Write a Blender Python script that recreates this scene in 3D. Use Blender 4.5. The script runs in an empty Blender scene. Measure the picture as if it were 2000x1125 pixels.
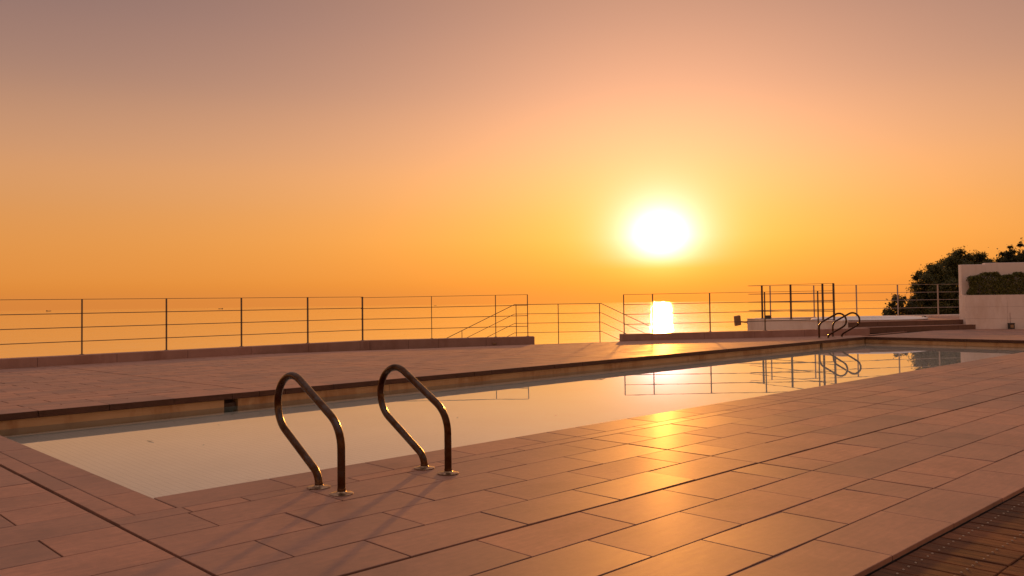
import bpy, bmesh, math, random
from mathutils import Vector, Matrix

sc = bpy.context.scene
col = sc.collection
PI = math.pi
random.seed(7)

# ------------------------------------------------------------------ camera
CAM_H = 0.921
F_PX, CX, CY = 1664.56, 986.34, 534.92
PITCH, ROLL, YAW = 0.0300779904, 0.0123170587, 0.811643529
_fw = Vector((math.cos(YAW) * math.cos(PITCH), math.sin(YAW) * math.cos(PITCH), math.sin(PITCH)))
_r0 = Vector((math.sin(YAW), -math.cos(YAW), 0))
_d0 = _fw.cross(_r0)
_r = _r0 * math.cos(ROLL) + _d0 * math.sin(ROLL)
_d = -_r0 * math.sin(ROLL) + _d0 * math.cos(ROLL)
cam = bpy.data.cameras.new('camera')
cam_o = bpy.data.objects.new('camera', cam)
col.objects.link(cam_o)
m = Matrix((_r, -_d, -_fw)).transposed().to_4x4()
m.translation = Vector((0, 0, CAM_H))
cam_o.matrix_world = m
cam.sensor_width = 36
cam.lens = 36 * F_PX / 2000
cam.shift_x = (1000 - CX) / 2000
cam.shift_y = (CY - 562.5) / 2000
cam.clip_start = 0.05
cam.clip_end = 60000
sc.camera = cam_o

# ------------------------------------------------------------------ sky
SUN = Vector((0.80573806, 0.58793293, 0.07156146)).normalized()
world = bpy.data.worlds.new('World')
sc.world = world
world.use_nodes = True
wn, wl = world.node_tree.nodes, world.node_tree.links
wn.clear()


def N(t, **kw):
    n = wn.new(t)
    for k, v in kw.items():
        setattr(n, k, v)
    return n


def wmath(op, a, b=None, clamp=False):
    n = N('ShaderNodeMath', operation=op, use_clamp=clamp)
    for i, v in enumerate((a, b)):
        if v is None:
            continue
        if isinstance(v, (int, float)):
            n.inputs[i].default_value = v
        else:
            wl.new(v, n.inputs[i])
    return n.outputs[0]


def wscale(colr, fac):
    n = N('ShaderNodeVectorMath', operation='SCALE')
    if isinstance(colr, tuple):
        n.inputs[0].default_value = colr
    else:
        wl.new(colr, n.inputs[0])
    wl.new(fac, n.inputs['Scale'])
    return n.outputs[0]


def wadd(a, b, op='ADD'):
    n = N('ShaderNodeVectorMath', operation=op)
    wl.new(a, n.inputs[0])
    wl.new(b, n.inputs[1])
    return n.outputs[0]


tc = N('ShaderNodeTexCoord')
nrm = N('ShaderNodeVectorMath', operation='NORMALIZE')
wl.new(tc.outputs['Generated'], nrm.inputs[0])
sep = N('ShaderNodeSeparateXYZ')
wl.new(nrm.outputs[0], sep.inputs[0])
zz = wmath('MAXIMUM', sep.outputs[2], 0.0)
elev = wmath('MULTIPLY', wmath('ARCSINE', zz), 180 / PI)          # degrees
dot = N('ShaderNodeVectorMath', operation='DOT_PRODUCT')
wl.new(nrm.outputs[0], dot.inputs[0])
dot.inputs[1].default_value = SUN
theta = wmath('MULTIPLY', wmath('ARCCOSINE', wmath('MINIMUM', dot.outputs['Value'], 0.9999999)), 180 / PI)
# clear dusk sky: orange at the horizon, mauve above
ramp = N('ShaderNodeValToRGB')
wl.new(wmath('DIVIDE', elev, 90.0), ramp.inputs[0])
stops = [(0.0, (.66, .225, .045)), (1.5, (.73, .268, .052)), (5.8, (.68, .298, .100)), (9.0, (.600, .296, .146)),
         (13.0, (.415, .230, .158)), (17.3, (.278, .170, .148)), (22, (.245, .156, .142)), (34, (.36, .245, .222)), (50, (.48, .350, .325)), (90, (.57, .44, .42))]
cr = ramp.color_ramp
cr.interpolation = 'CARDINAL'
while len(cr.elements) < len(stops):
    cr.elements.new(0.5)
for e, (p, c) in zip(cr.elements, stops):
    e.position = p / 90
    e.color = (*c, 1)
# aureole of the hazy sun, dimmed and reddened by the thick air close to the horizon
wide = wscale((1.35, .59, .24), wmath('EXPONENT', wmath('DIVIDE', theta, -12.5)))
de = wmath('SUBTRACT', elev, 4.1)
th2 = wmath('SQRT', wmath('ADD', wmath('MULTIPLY', theta, theta), wmath('MULTIPLY', wmath('MULTIPLY', de, de), .3)))
core = wscale((3.8, 3.0, 3.8), wmath('EXPONENT', wmath('DIVIDE', th2, -1.24)))


def air(top, es):
    r = N('ShaderNodeValToRGB')
    wl.new(wmath('DIVIDE', elev, top, True), r.inputs[0])
    r.color_ramp.interpolation = 'B_SPLINE' if len(es) > 4 else 'LINEAR'
    while len(r.color_ramp.elements) < len(es):
        r.color_ramp.elements.new(0.5)
    for e, (p, c) in zip(r.color_ramp.elements, es):
        e.position = p / top
        e.color = (*c, 1)
    return r.outputs[0]


wide = wadd(wide, air(16.0, [(0.0, (.55, .36, .01)), (2.0, (.75, .58, .03)), (4.0, (.98, .97, .10)), (8.0, (1, 1, .65)), (12.0, (1, 1, 1)), (16.0, (1, 1, 1))]), 'MULTIPLY')
core = wadd(core, air(6.0, [(0.0, (.10, .06, .0)), (1.9, (.55, .42, .14)), (2.7, (.9, .82, .66)), (4.0, (1, 1, 1))]), 'MULTIPLY')
tot = wadd(ramp.outputs[0], wadd(wide, core))
bg = N('ShaderNodeBackground')
wl.new(tot, bg.inputs['Color'])
bg.inputs['Strength'].default_value = 1.0
wo = N('ShaderNodeOutputWorld')
wl.new(bg.outputs[0], wo.inputs[0])

# ------------------------------------------------------------------ sun
sl = bpy.data.lights.new('sun', 'SUN')
sl.energy = 2.9
sl.angle = math.radians(1.2)
sl.color = (1.0, 0.36, 0.055)
so = bpy.data.objects.new('sun', sl)
so.rotation_euler = SUN.to_track_quat('Z', 'Y').to_euler()
so.location = (0, 0, 30)
col.objects.link(so)

sc.view_settings.view_transform = 'Standard'
sc.view_settings.look = 'None'
sc.view_settings.exposure = 0
sc.view_settings.gamma = 1
sc.view_settings.use_curve_mapping = False
sc.render.engine = 'CYCLES'
sc.cycles.use_denoising = True
sc.cycles.max_bounces = 8
sc.cycles.transparent_max_bounces = 12
sc.cycles.sample_clamp_indirect = 6
sc.cycles.blur_glossy = 0.3
sc.cycles.caustics_reflective = True
sc.cycles.caustics_refractive = True


# ------------------------------------------------------------------ materials
class Mat:
    def __init__(self, name):
        self.m = bpy.data.materials.new(name)
        self.m.use_nodes = True
        self.n, self.l = self.m.node_tree.nodes, self.m.node_tree.links
        self.b = self.n['Principled BSDF']
        self.out = self.n['Material Output']

    def add(self, t, **kw):
        n = self.n.new(t)
        for k, v in kw.items():
            setattr(n, k, v)
        return n

    def coords(self, scale=(1, 1, 1), kind='Object', offset=None):
        t = self.add('ShaderNodeTexCoord')
        mp = self.add('ShaderNodeMapping')
        mp.inputs['Scale'].default_value = scale
        if kind == 'World':
            g = self.add('ShaderNodeNewGeometry')
            self.l.new(g.outputs['Position'], mp.inputs[0])
        else:
            self.l.new(t.outputs[kind], mp.inputs[0])
        return mp.outputs[0]

    def noise(self, vec, scale, detail=4, rough=0.55):
        n = self.add('ShaderNodeTexNoise')
        n.inputs['Scale'].default_value = scale
        n.inputs['Detail'].default_value = detail
        n.inputs['Roughness'].default_value = rough
        self.l.new(vec, n.inputs['Vector'])
        return n.outputs['Fac']

    def ramp(self, fac, stops):
        r = self.add('ShaderNodeValToRGB')
        self.l.new(fac, r.inputs[0])
        while len(r.color_ramp.elements) < len(stops):
            r.color_ramp.elements.new(0.5)
        for e, (p, c) in zip(r.color_ramp.elements, stops):
            e.position = p
            e.color = (*c, 1) if isinstance(c, tuple) else (c, c, c, 1)
        return r.outputs[0]

    def math(self, op, a, b):
        n = self.add('ShaderNodeMath', operation=op)
        for i, v in enumerate((a, b)):
            if isinstance(v, (int, float)):
                n.inputs[i].default_value = v
            else:
                self.l.new(v, n.inputs[i])
        return n.outputs[0]

    def mul(self, a, b):
        n = self.add('ShaderNodeMix', data_type='RGBA', blend_type='MULTIPLY')
        n.inputs[0].default_value = 1
        for i, v in ((6, a), (7, b)):
            if isinstance(v, tuple):
                n.inputs[i].default_value = (*v, 1)
            else:
                self.l.new(v, n.inputs[i])
        return n.outputs[2]

    def bump(self, h, strength, dist=0.01):
        n = self.add('ShaderNodeBump')
        n.inputs['Strength'].default_value = strength
        n.inputs['Distance'].default_value = dist
        self.l.new(h, n.inputs['Height'])
        self.l.new(n.outputs[0], self.b.inputs['Normal'])
        return n

    def set(self, color=None, rough=None, metal=None, spec=None):
        for k, v in (('Base Color', color), ('Roughness', rough), ('Metallic', metal), ('Specular IOR Level', spec)):
            if v is None:
                continue
            if isinstance(v, tuple):
                self.b.inputs[k].default_value = (*v, 1)
            elif isinstance(v, (int, float)):
                self.b.inputs[k].default_value = v
            else:
                self.l.new(v, self.b.inputs[k])
        return self.m


def mat_tile():
    M = Mat('stone_tile')
    oi = M.add('ShaderNodeObjectInfo')
    t = M.add('ShaderNodeNewGeometry')
    off = M.add('ShaderNodeVectorMath', operation='MULTIPLY_ADD')
    M.l.new(t.outputs['Position'], off.inputs[0])
    off.inputs[1].default_value = (1, 1, 1)
    rv = M.add('ShaderNodeCombineXYZ')
    M.l.new(M.math('MULTIPLY', oi.outputs['Random'], 37.0), rv.inputs[0])
    M.l.new(M.math('MULTIPLY', oi.outputs['Random'], 91.0), rv.inputs[1])
    M.l.new(rv.outputs[0], off.inputs[2])
    mp = M.add('ShaderNodeMapping')
    mp.inputs['Scale'].default_value = (3.0, 22.0, 1)
    M.l.new(off.outputs[0], mp.inputs[0])
    grain = M.noise(mp.outputs[0], 2.2, 5, .6)
    cloud = M.noise(off.outputs[0], 3.2, 3, .5)
    fine = M.noise(off.outputs[0], 260, 2, .6)
    base = M.ramp(cloud, [(.25, (.275, .117, .064)), (.75, (.368, .159, .088))])
    base = M.mul(base, M.ramp(grain, [(.3, .80), (.7, 1.10)]))
    base = M.mul(base, M.ramp(fine, [(.3, .90), (.7, 1.08)]))
    base = M.mul(base, M.ramp(oi.outputs['Random'], [(0, (.74, .73, .72)), (.5, (.97, .97, .97)), (1, (1.20, 1.18, 1.16))]))
    mott = M.noise(off.outputs[0], 26, 4, .65)
    base = M.mul(base, M.ramp(mott, [(.3, .88), (.7, 1.10)]))
    blot = M.noise(M.coords((1, 1, 1), 'World'), 1.6, 5, .7)
    base = M.mul(base, M.ramp(blot, [(.34, (.78, .75, .72)), (.50, 1.0)]))
    rg = M.math('MULTIPLY_ADD', grain, .10)
    rg.node.inputs[2].default_value = .56
    M.bump(M.math('ADD', M.math('MULTIPLY', fine, .6), M.math('MULTIPLY', grain, .8)), .16, .0012)
    rg = M.math('ADD', rg, M.math('MULTIPLY', oi.outputs['Random'], .10))
    M.b.inputs['Coat Weight'].default_value = .032
    M.b.inputs['Coat Roughness'].default_value = .29
    M.b.inputs['IOR'].default_value = 1.75
    return M.set(base, rg, 0, .75)


def mat_plain(name, c0, c1, scale=6, rough=.6, bump=.15, dist=.003, spec=.4, kind='World', stretch=(1, 1, 1), stain=None):
    M = Mat(name)
    v = M.coords(stretch, kind)
    f = M.noise(v, scale, 6, .62)
    c = M.ramp(f, [(.3, c0), (.7, c1)])
    if stain:
        f2 = M.noise(M.coords((1, 1, .35), kind), stain[1], 5, .7)
        c = M.mul(c, M.ramp(f2, [(.35, stain[0]), (.52, (1, 1, 1))]))
    M.bump(M.noise(v, scale * 14, 3, .6), bump, dist)
    return M.set(c, rough, 0, spec)


def mat_steel():
    M = Mat('weathered_steel')
    v = M.coords((1, 1, 1), 'World')
    f = M.noise(v, 13, 6, .68)
    s = M.noise(v, 90, 3, .6)
    c = M.ramp(f, [(.30, (.032, .011, .004)), (.46, (.075, .034, .015)), (.62, (.095, .075, .066))])
    r = M.ramp(f, [(.30, .42), (.6, .17)])
    r2 = M.math('ADD', r, M.math('MULTIPLY', s, .08))
    M.bump(s, .12, .0006)
    return M.set(c, r2, .92, .5)


def mat_flange():
    M = Mat('worn_flange')
    v = M.coords((1, 1, 1), 'World')
    f = M.noise(v, 40, 5, .65)
    return M.set(M.ramp(f, [(.32, (.16, .085, .04)), (.6, (.42, .30, .19))]), M.ramp(f, [(.3, .45), (.6, .22)]), .9, .5)


def mat_railing(name, c0, c1):
    M = Mat(name)
    v = M.coords((1, 1, 1), 'World')
    f = M.noise(v, 20, 4, .6)
    return M.set(M.ramp(f, [(.3, c0), (.7, c1)]), .5, .0, .4)


def mat_wood():
    M = Mat('weathered_plank')
    oi = M.add('ShaderNodeObjectInfo')
    v = M.coords((38, 3.0, 20), 'Object')
    vv = M.add('ShaderNodeVectorMath', operation='ADD')
    rv = M.add('ShaderNodeCombineXYZ')
    for i in range(3):
        M.l.new(M.math('MULTIPLY', oi.outputs['Random'], 53.0 + 31 * i), rv.inputs[i])
    M.l.new(v, vv.inputs[0])
    M.l.new(rv.outputs[0], vv.inputs[1])
    g = M.noise(vv.outputs[0], 1.6, 7, .68)
    c = M.ramp(g, [(.28, (.04, .013, .005)), (.5, (.125, .045, .017)), (.74, (.21, .088, .040))])
    c = M.mul(c, M.ramp(oi.outputs['Random'], [(0, (.62, .58, .55)), (1, (1.18, 1.1, 1.02))]))
    wear = M.noise(M.coords((5, 1.6, 5), 'World'), 2.4, 5, .7)
    c = M.mul(c, M.ramp(wear, [(.35, (.6, .58, .56)), (.6, (1.1, 1.1, 1.1))]))
    M.bump(g, .5, .004)
    return M.set(c, .68, 0, .2)


def mat_water(name, tint, scale, dist, rough):
    M = Mat(name)
    M.n.remove(M.b)
    v = M.coords((1, 1, 1), 'World')
    h = M.noise(v, scale, 3, .5)
    bp = M.add('ShaderNodeBump')
    bp.inputs['Strength'].default_value = 1
    bp.inputs['Distance'].default_value = dist
    M.l.new(h, bp.inputs['Height'])
    fr = M.add('ShaderNodeFresnel')
    fr.inputs['IOR'].default_value = 1.5
    M.l.new(bp.outputs[0], fr.inputs['Normal'])
    tr = M.add('ShaderNodeBsdfRefraction')
    tr.inputs['Color'].default_value = (*tint, 1)
    tr.inputs['Roughness'].default_value = .02
    tr.inputs['IOR'].default_value = 1.33
    M.l.new(bp.outputs[0], tr.inputs['Normal'])
    gl = M.add('ShaderNodeBsdfGlossy')
    gl.inputs['Color'].default_value = (1, 1, 1, 1)
    gl.inputs['Roughness'].default_value = rough
    M.l.new(bp.outputs[0], gl.inputs['Normal'])
    mx = M.add('ShaderNodeMixShader')
    M.l.new(fr.outputs[0], mx.inputs[0])
    M.l.new(tr.outputs[0], mx.inputs[1])
    M.l.new(gl.outputs[0], mx.inputs[2])
    M.l.new(mx.outputs[0], M.out.inputs[0])
    return M.m


def mat_sea():
    M = Mat('sea_water')
    v = M.coords((1, 1, 1), 'World')
    a = M.noise(v, .012, 5, .6)
    b = M.noise(v, .0011, 4, .6)
    w3 = M.noise(v, .07, 3, .6)
    bp = M.bump(M.math('ADD', M.math('ADD', a, M.math('MULTIPLY', w3, .7)), M.math('MULTIPLY', b, 3.0)), .7, 1.0)
    rr = M.ramp(b, [(.3, .03), (.7, .05)])
    M.set((.02, .04, .05), rr, 0, .5)
    gl = M.add('ShaderNodeBsdfGlossy')
    gl.inputs['Color'].default_value = (1, 1, 1, 1)
    M.l.new(rr, gl.inputs['Roughness'])
    M.l.new(bp.outputs[0], gl.inputs['Normal'])
    mx = M.add('ShaderNodeMixShader')
    mx.inputs[0].default_value = .8
    M.l.new(M.b.outputs[0], mx.inputs[1])
    M.l.new(gl.outputs[0], mx.inputs[2])
    M.l.new(mx.outputs[0], M.out.inputs[0])
    return M.m


def mat_poolfloor():
    M = Mat('pool_mosaic')
    v = M.coords((1, 1, 1), 'World')
    br = M.add('ShaderNodeTexBrick')
    br.offset = 0
    br.squash = 1
    br.inputs['Scale'].default_value = 1
    br.inputs['Brick Width'].default_value = .05
    br.inputs['Row Height'].default_value = .05
    br.inputs['Mortar Size'].default_value = .0022
    br.inputs['Color1'].default_value = (.97, .91, .78, 1)
    br.inputs['Color2'].default_value = (.95, .89, .76, 1)
    br.inputs['Mortar'].default_value = (.74, .70, .60, 1)
    M.l.new(v, br.inputs['Vector'])
    f = M.noise(v, 1.2, 4, .6)
    return M.set(M.mul(br.outputs[0], M.ramp(f, [(.3, .9), (.7, 1.0)])), .45, 0, .3)


def mat_leaf(name, c0, c1, c2):
    M = Mat(name)
    g = M.add('ShaderNodeNewGeometry')
    c = M.ramp(g.outputs['Random Per Island'], [(0, c0), (.55, c1), (1, c2)])
    M.set(c, .55, 0, .35)
    tr = M.add('ShaderNodeBsdfTranslucent')
    M.l.new(c, tr.inputs[0])
    mx = M.add('ShaderNodeMixShader')
    mx.inputs[0].default_value = .22
    M.l.new(M.b.outputs[0], mx.inputs[1])
    M.l.new(tr.outputs[0], mx.inputs[2])
    M.l.new(mx.outputs[0], M.out.inputs[0])
    return M.m


def mat_hill():
    return mat_plain('scrub_ground', (.05, .045, .02), (.10, .085, .04), .4, .95, .4, .05)


MT = {
    'tile': mat_tile(),
    'grout': mat_plain('dark_grout', (.012, .007, .005), (.022, .013, .009), 30, .95),
    'coping_edge': mat_plain('coping', (.28, .17, .12), (.34, .21, .15), 5, .42),
    'band': mat_plain('pool_band', (.44, .26, .12), (.52, .33, .17), 3.0, .5, stretch=(1, 1, 6), stain=((.66, .50, .36), 2.2)),
    'mosaic': mat_poolfloor(),
    'dark_edge': mat_plain('dark_edge', (.05, .019, .009), (.085, .033, .016), 6, .6, stretch=(1, 1, 3)),
    'teal': mat_plain('teal_basin', (.10, .15, .135), (.14, .20, .18), 4, .5),
    'dark': mat_plain('dark_recess', (.06, .036, .022), (.09, .055, .036), 20, .8),
    'steel': mat_steel(),
    'flange': mat_flange(),
    'rail': mat_railing('painted_railing', (.085, .055, .042), (.13, .09, .07)),
    'rail_pale': mat_railing('pale_railing', (.38, .31, .27), (.46, .39, .35)),
    'white': mat_plain('white_render', (.82, .71, .645), (.90, .79, .72), 2.5, .8, .25, .003, .3, stain=((.86, .82, .78), 1.4)),
    'kerb': mat_plain('kerb_stone', (.34, .20, .16), (.41, .25, .205), 3.5, .7, .3, .003, .3, stain=((.82, .76, .72), 1.8)),
    'riser': mat_plain('riser_tile', (.13, .068, .048), (.17, .09, .064), 4, .5),
    'wood': mat_wood(),
    'screw': mat_plain('screw_head', (.28, .22, .16), (.42, .34, .26), 30, .4),
    'pool_water': mat_water('pool_water', (1.0, 1.0, .99), 1.1, .00035, .008),
    'spa_water': mat_water('spa_water', (.8, .9, .9), 3.0, .001, .02),
    'acrylic': mat_plain('spa_acrylic', (.80, .78, .76), (.86, .84, .82), 3, .22, .02, .001, .5),
    'sea': mat_sea(),
    'hill': mat_hill(),
    'leaf': mat_leaf('tree_leaf', (.035, .040, .009), (.07, .075, .016), (.125, .12, .028)),
    'leaf_dark': mat_leaf('bush_leaf', (.03, .034, .012), (.05, .055, .018), (.08, .08, .025)),
    'hedge': mat_leaf('hedge_leaf', (.07, .072, .013), (.115, .118, .022), (.18, .17, .036)),
    'bark': mat_plain('bark', (.05, .035, .022), (.09, .065, .045), 9, .9, .6, .01),
    'lamp_body': mat_plain('lamp_body', (.035, .033, .032), (.055, .05, .048), 12, .5),
    'lamp_plate': mat_plain('lamp_plate', (.30, .18, .09), (.40, .26, .14), 9, .5),
    'soil': mat_plain('soil', (.04, .028, .018), (.07, .05, .035), 20, .95, .5, .01),
    'ship': mat_plain('ship_paint', (.10, .07, .05), (.14, .10, .07), .2, .7),
    'dead_leaf': mat_plain('dead_leaf', (.025, .014, .007), (.04, .022, .01), 40, .9),
    'concrete': mat_plain('concrete', (.30, .26, .22), (.40, .35, .31), 2, .85, .3),
}


# ------------------------------------------------------------------ mesh helpers
def mesh_obj(name, verts, faces, mat, parent=None, smooth=False, loc=None):
    me = bpy.data.meshes.new(name)
    me.from_pydata([tuple(v) for v in verts], [], faces)
    me.materials.append(MT[mat])
    if smooth:
        me.polygons.foreach_set('use_smooth', [True] * len(me.polygons))
    me.update()
    o = bpy.data.objects.new(name, me)
    col.objects.link(o)
    if parent:
        o.parent = parent
    if loc is not None:
        o.location = loc
    return o


def tag(o, label=None, cat=None, group=None, kind=None):
    for k, v in (('label', label), ('category', cat), ('group', group), ('kind', kind)):
        if v:
            o[k] = v
    return o


def empty(name, loc=(0, 0, 0), label=None, cat=None, group=None, kind=None):
    o = bpy.data.objects.new(name, None)
    o.empty_display_size = .1
    o.location = loc
    col.objects.link(o)
    return tag(o, label, cat, group, kind)


def put(o, parent):
    """parent o (in world coordinates) under an Empty that sits somewhere"""
    o.parent = parent
    o.matrix_parent_inverse = Matrix.Translation(-Vector(parent.location))
    return o


class MB:
    drape = False

    def __init__(self):
        self.v, self.f = [], []

    def raw(self, v, f):
        k = len(self.v)
        self.v += [tuple(q) for q in v]
        self.f += [tuple(i + k for i in q) for q in f]
        return self

    def prism(self, poly, z0, z1, ch=0.0, grow=0.0):
        """convex polygon (counter-clockwise) extruded, with a small chamfer on the top edge"""
        n = len(poly)
        if ch:
            c = Vector((sum(p[0] for p in poly) / n, sum(p[1] for p in poly) / n))
            ins = []
            for i in range(n):
                a, b, d = Vector(poly[i - 1]), Vector(poly[i]), Vector(poly[(i + 1) % n])
                e1, e2 = (b - a).normalized(), (d - b).normalized()
                n1, n2 = Vector((-e1.y, e1.x)), Vector((-e2.y, e2.x))
                k = (n1 + n2)
                k = k / max(.2, k.dot(n1)) * ch
                ins.append((b.x + k.x, b.y + k.y))
            v = [(x, y, z0) for x, y in poly] + [(x, y, z1 - ch) for x, y in poly] + [(x, y, z1) for x, y in ins]
            f = [tuple(range(n - 1, -1, -1)), tuple(range(2 * n, 3 * n))]
            for r in (0, 1):
                for i in range(n):
                    j = (i + 1) % n
                    f.append((r * n + i, r * n + j, (r + 1) * n + j, (r + 1) * n + i))
        else:
            v = [(x, y, z0) for x, y in poly] + [(x, y, z1) for x, y in poly]
            f = [tuple(range(n - 1, -1, -1)), tuple(range(n, 2 * n))]
            for i in range(n):
                j = (i + 1) % n
                f.append((i, j, n + j, n + i))
        return self.raw(v, f)

    def box(self, x0, x1, y0, y1, z0, z1, ch=0.0):
        return self.prism([(x0, y0), (x1, y0), (x1, y1), (x0, y1)], z0, z1, ch)

    def obox(self, p, ax, hx, ay, hy, z0, z1, ch=0.0):
        """box centred on p=(x,y) with half sizes along two horizontal unit axes"""
        p, ax = Vector(p), Vector(ax).normalized()
        ay = Vector((-ax.y, ax.x))
        q = [p - ax * hx - ay * hy, p + ax * hx - ay * hy, p + ax * hx + ay * hy, p - ax * hx + ay * hy]
        return self.prism([(w.x, w.y) for w in q], z0, z1, ch)

    def tube(self, pts, r, seg=10, caps=True, radii=None):
        pts = [Vector(p) for p in pts]
        n = len(pts)
        t0 = (pts[1] - pts[0]).normalized()
        up = Vector((0, 0, 1)) if abs(t0.z) < .9 else Vector((1, 0, 0))
        a = t0.cross(up).normalized()
        k = len(self.v)
        prev = t0
        for i, p in enumerate(pts):
            t = (pts[min(i + 1, n - 1)] - pts[max(i - 1, 0)]).normalized()
            q = prev.rotation_difference(t)
            a = q @ a
            a = (a - t * a.dot(t)).normalized()
            b = t.cross(a)
            prev = t
            rr = radii[i] if radii else r
            for s in range(seg):
                w = 2 * PI * s / seg
                self.v.append(tuple(p + a * math.cos(w) * rr + b * math.sin(w) * rr))
        for i in range(n - 1):
            for s in range(seg):
                s2 = (s + 1) % seg
                self.f.append((k + i * seg + s, k + i * seg + s2, k + (i + 1) * seg + s2, k + (i + 1) * seg + s))
        if caps:
            self.f.append(tuple(k + s for s in range(seg - 1, -1, -1)))
            self.f.append(tuple(k + (n - 1) * seg + s for s in range(seg)))
        return self

    def lathe(self, prof, c=(0, 0, 0), seg=24, sx=1, sy=1, rot=0):
        k = len(self.v)
        n = len(prof)
        for r, z in prof:
            for s in range(seg):
                w = 2 * PI * s / seg
                x, y = r * sx * math.cos(w), r * sy * math.sin(w)
                self.v.append((c[0] + x * math.cos(rot) - y * math.sin(rot), c[1] + x * math.sin(rot) + y * math.cos(rot), c[2] + z))
        for i in range(n - 1):
            for s in range(seg):
                s2 = (s + 1) % seg
                self.f.append((k + i * seg + s, k + i * seg + s2, k + (i + 1) * seg + s2, k + (i + 1) * seg + s))
        self.f.append(tuple(k + s for s in range(seg - 1, -1, -1)))
        self.f.append(tuple(k + (n - 1) * seg + s for s in range(seg)))
        return self

    def build(self, name, mat, parent=None, smooth=False):
        if MB.drape:
            self.v = [(x, y, z + deck_z(x, y)) for x, y, z in self.v]
        o = mesh_obj(name, self.v, self.f, mat, None, smooth)
        if parent:
            put(o, parent)
        return o


def auto_smooth(o, deg=40):
    me = o.data
    me.polygons.foreach_set('use_smooth', [True] * len(me.polygons))
    try:
        me.set_sharp_from_angle(angle=math.radians(deg))
    except Exception:
        pass
    return o


def copy_tree(o, parent=None):
    c = o.copy()
    col.objects.link(c)
    c.parent = parent
    for ch in o.children:
        copy_tree(ch, c)
    return c


def clip(poly, planes):
    """planes: (nx, ny, d) keep nx*x+ny*y <= d"""
    for nx, ny, d in planes:
        out = []
        for i in range(len(poly)):
            a, b = poly[i - 1], poly[i]
            da, db = nx * a[0] + ny * a[1] - d, nx * b[0] + ny * b[1] - d
            if (da <= 0) != (db <= 0):
                t = da / (da - db)
                out.append((a[0] + (b[0] - a[0]) * t, a[1] + (b[1] - a[1]) * t))
            if db <= 0:
                out.append(b)
        poly = out
        if len(poly) < 3:
            return []
    return poly


def area(poly):
    return .5 * sum(poly[i - 1][0] * poly[i][1] - poly[i][0] * poly[i - 1][1] for i in range(len(poly)))


def to_px(p):
    w = Vector(p) - Vector((0, 0, CAM_H))
    z = w.dot(_fw)
    if z < .05:
        return None
    return (CX + F_PX * w.dot(_r) / z, CY + F_PX * w.dot(_d) / z)


# ------------------------------------------------------------------ layout numbers (metres)
POOL = (1.585, 18.85, 4.122, 8.25)           # inner edge of the coping
WATER_Z = -0.137
U0, STEP = 1.283, 0.2993                     # half tile along the pool
EXP = [U0 + 10 * STEP * k for k in range(-1, 8)]   # wide joints across the deck
E_DIR = Vector((.8049, -.5934)).normalized()  # direction of the slanting terrace edge
E_NRM = Vector((-E_DIR.y, E_DIR.x))
E_PT = Vector((10.616, 15.63))                 # a point on the line of railing posts
EDGE_OUT = E_NRM.dot(E_PT) + .13
STEP_A, STEP_B = Vector((20.3, 9.47)), Vector((25.2, 7.18))      # foot of the platform steps
S_DIR = (STEP_B - STEP_A).normalized()
S_NRM = Vector((-S_DIR.y, S_DIR.x))
W_DIR = Vector((.626, -.78)).normalized()    # planter wall, runs to the right
W_NRM = Vector((-W_DIR.y, W_DIR.x))          # away from the camera
W_PT = Vector((24.09, 7.905))

RUN_V = 15.58                                # railing parallel to the pool
planes_all = [(E_NRM.x, E_NRM.y, EDGE_OUT - .02), (0, 1, RUN_V + .11)]
FALL = 0.0115                                # the far terrace drains away from the pool


def deck_z(x, y):
    return -FALL * max(0.0, y - 8.25)


# ------------------------------------------------------------------ sea, hillside
seg = 256
sea_r, sea_z = 16500.0, -85.0
vs, fs = [(0, 0, sea_z)], []
rings = [40, 400, 2500, 8000, sea_r]
for r in rings:
    vs += [(r * math.cos(2 * PI * s / seg), r * math.sin(2 * PI * s / seg), sea_z) for s in range(seg)]
for s in range(seg):
    fs.append((0, 1 + s, 1 + (s + 1) % seg))
for i in range(len(rings) - 1):
    for s in range(seg):
        s2 = (s + 1) % seg
        fs.append((1 + i * seg + s, 1 + (i + 1) * seg + s, 1 + (i + 1) * seg + s2, 1 + i * seg + s2))
tag(mesh_obj('sea', vs, fs, 'sea'), kind='structure')


def hill_z(x, y):
    d = max(E_NRM.x * x + E_NRM.y * y - EDGE_OUT + .9, (y - 15.3) * .9) if x < 40 else E_NRM.x * x + E_NRM.y * y - EDGE_OUT
    d = max(d, -60)
    base = -2.4 - max(0, d) * .72
    if d < 0:
        base = -2.4
    return max(-96, base + .35 * math.sin(x * .21 + 1.3) * math.cos(y * .17) + .2 * math.sin(x * .7) * math.sin(y * .6))


nx = 70
vs, fs = [], []
for j in range(nx + 1):
    for i in range(nx + 1):
        x = -120 + 300 * i / nx
        y = -110 + 300 * j / nx
        vs.append((x, y, hill_z(x, y)))
for j in range(nx):
    for i in range(nx):
        a = j * (nx + 1) + i
        fs.append((a, a + 1, a + nx + 2, a + nx + 1))
tag(mesh_obj('hillside', vs, fs, 'hill', smooth=True), kind='structure')


# ------------------------------------------------------------------ terraces
def rot_jit(o, amt=.004):
    o.rotation_euler = (random.uniform(-amt, amt), random.uniform(-amt, amt), 0)
    o.location.z += random.uniform(-.0004, .0004)


MESHES = {}


def rect_mesh(w, h, th, ch):
    key = (round(w, 4), round(h, 4), th, ch)
    if key not in MESHES:
        b = MB().box(-w / 2, w / 2, -h / 2, h / 2, -th, 0, ch)
        me = bpy.data.meshes.new('paving_tile')
        me.from_pydata(b.v, [], b.f)
        me.materials.append(MT['tile'])
        MESHES[key] = me
    return MESHES[key]


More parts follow.
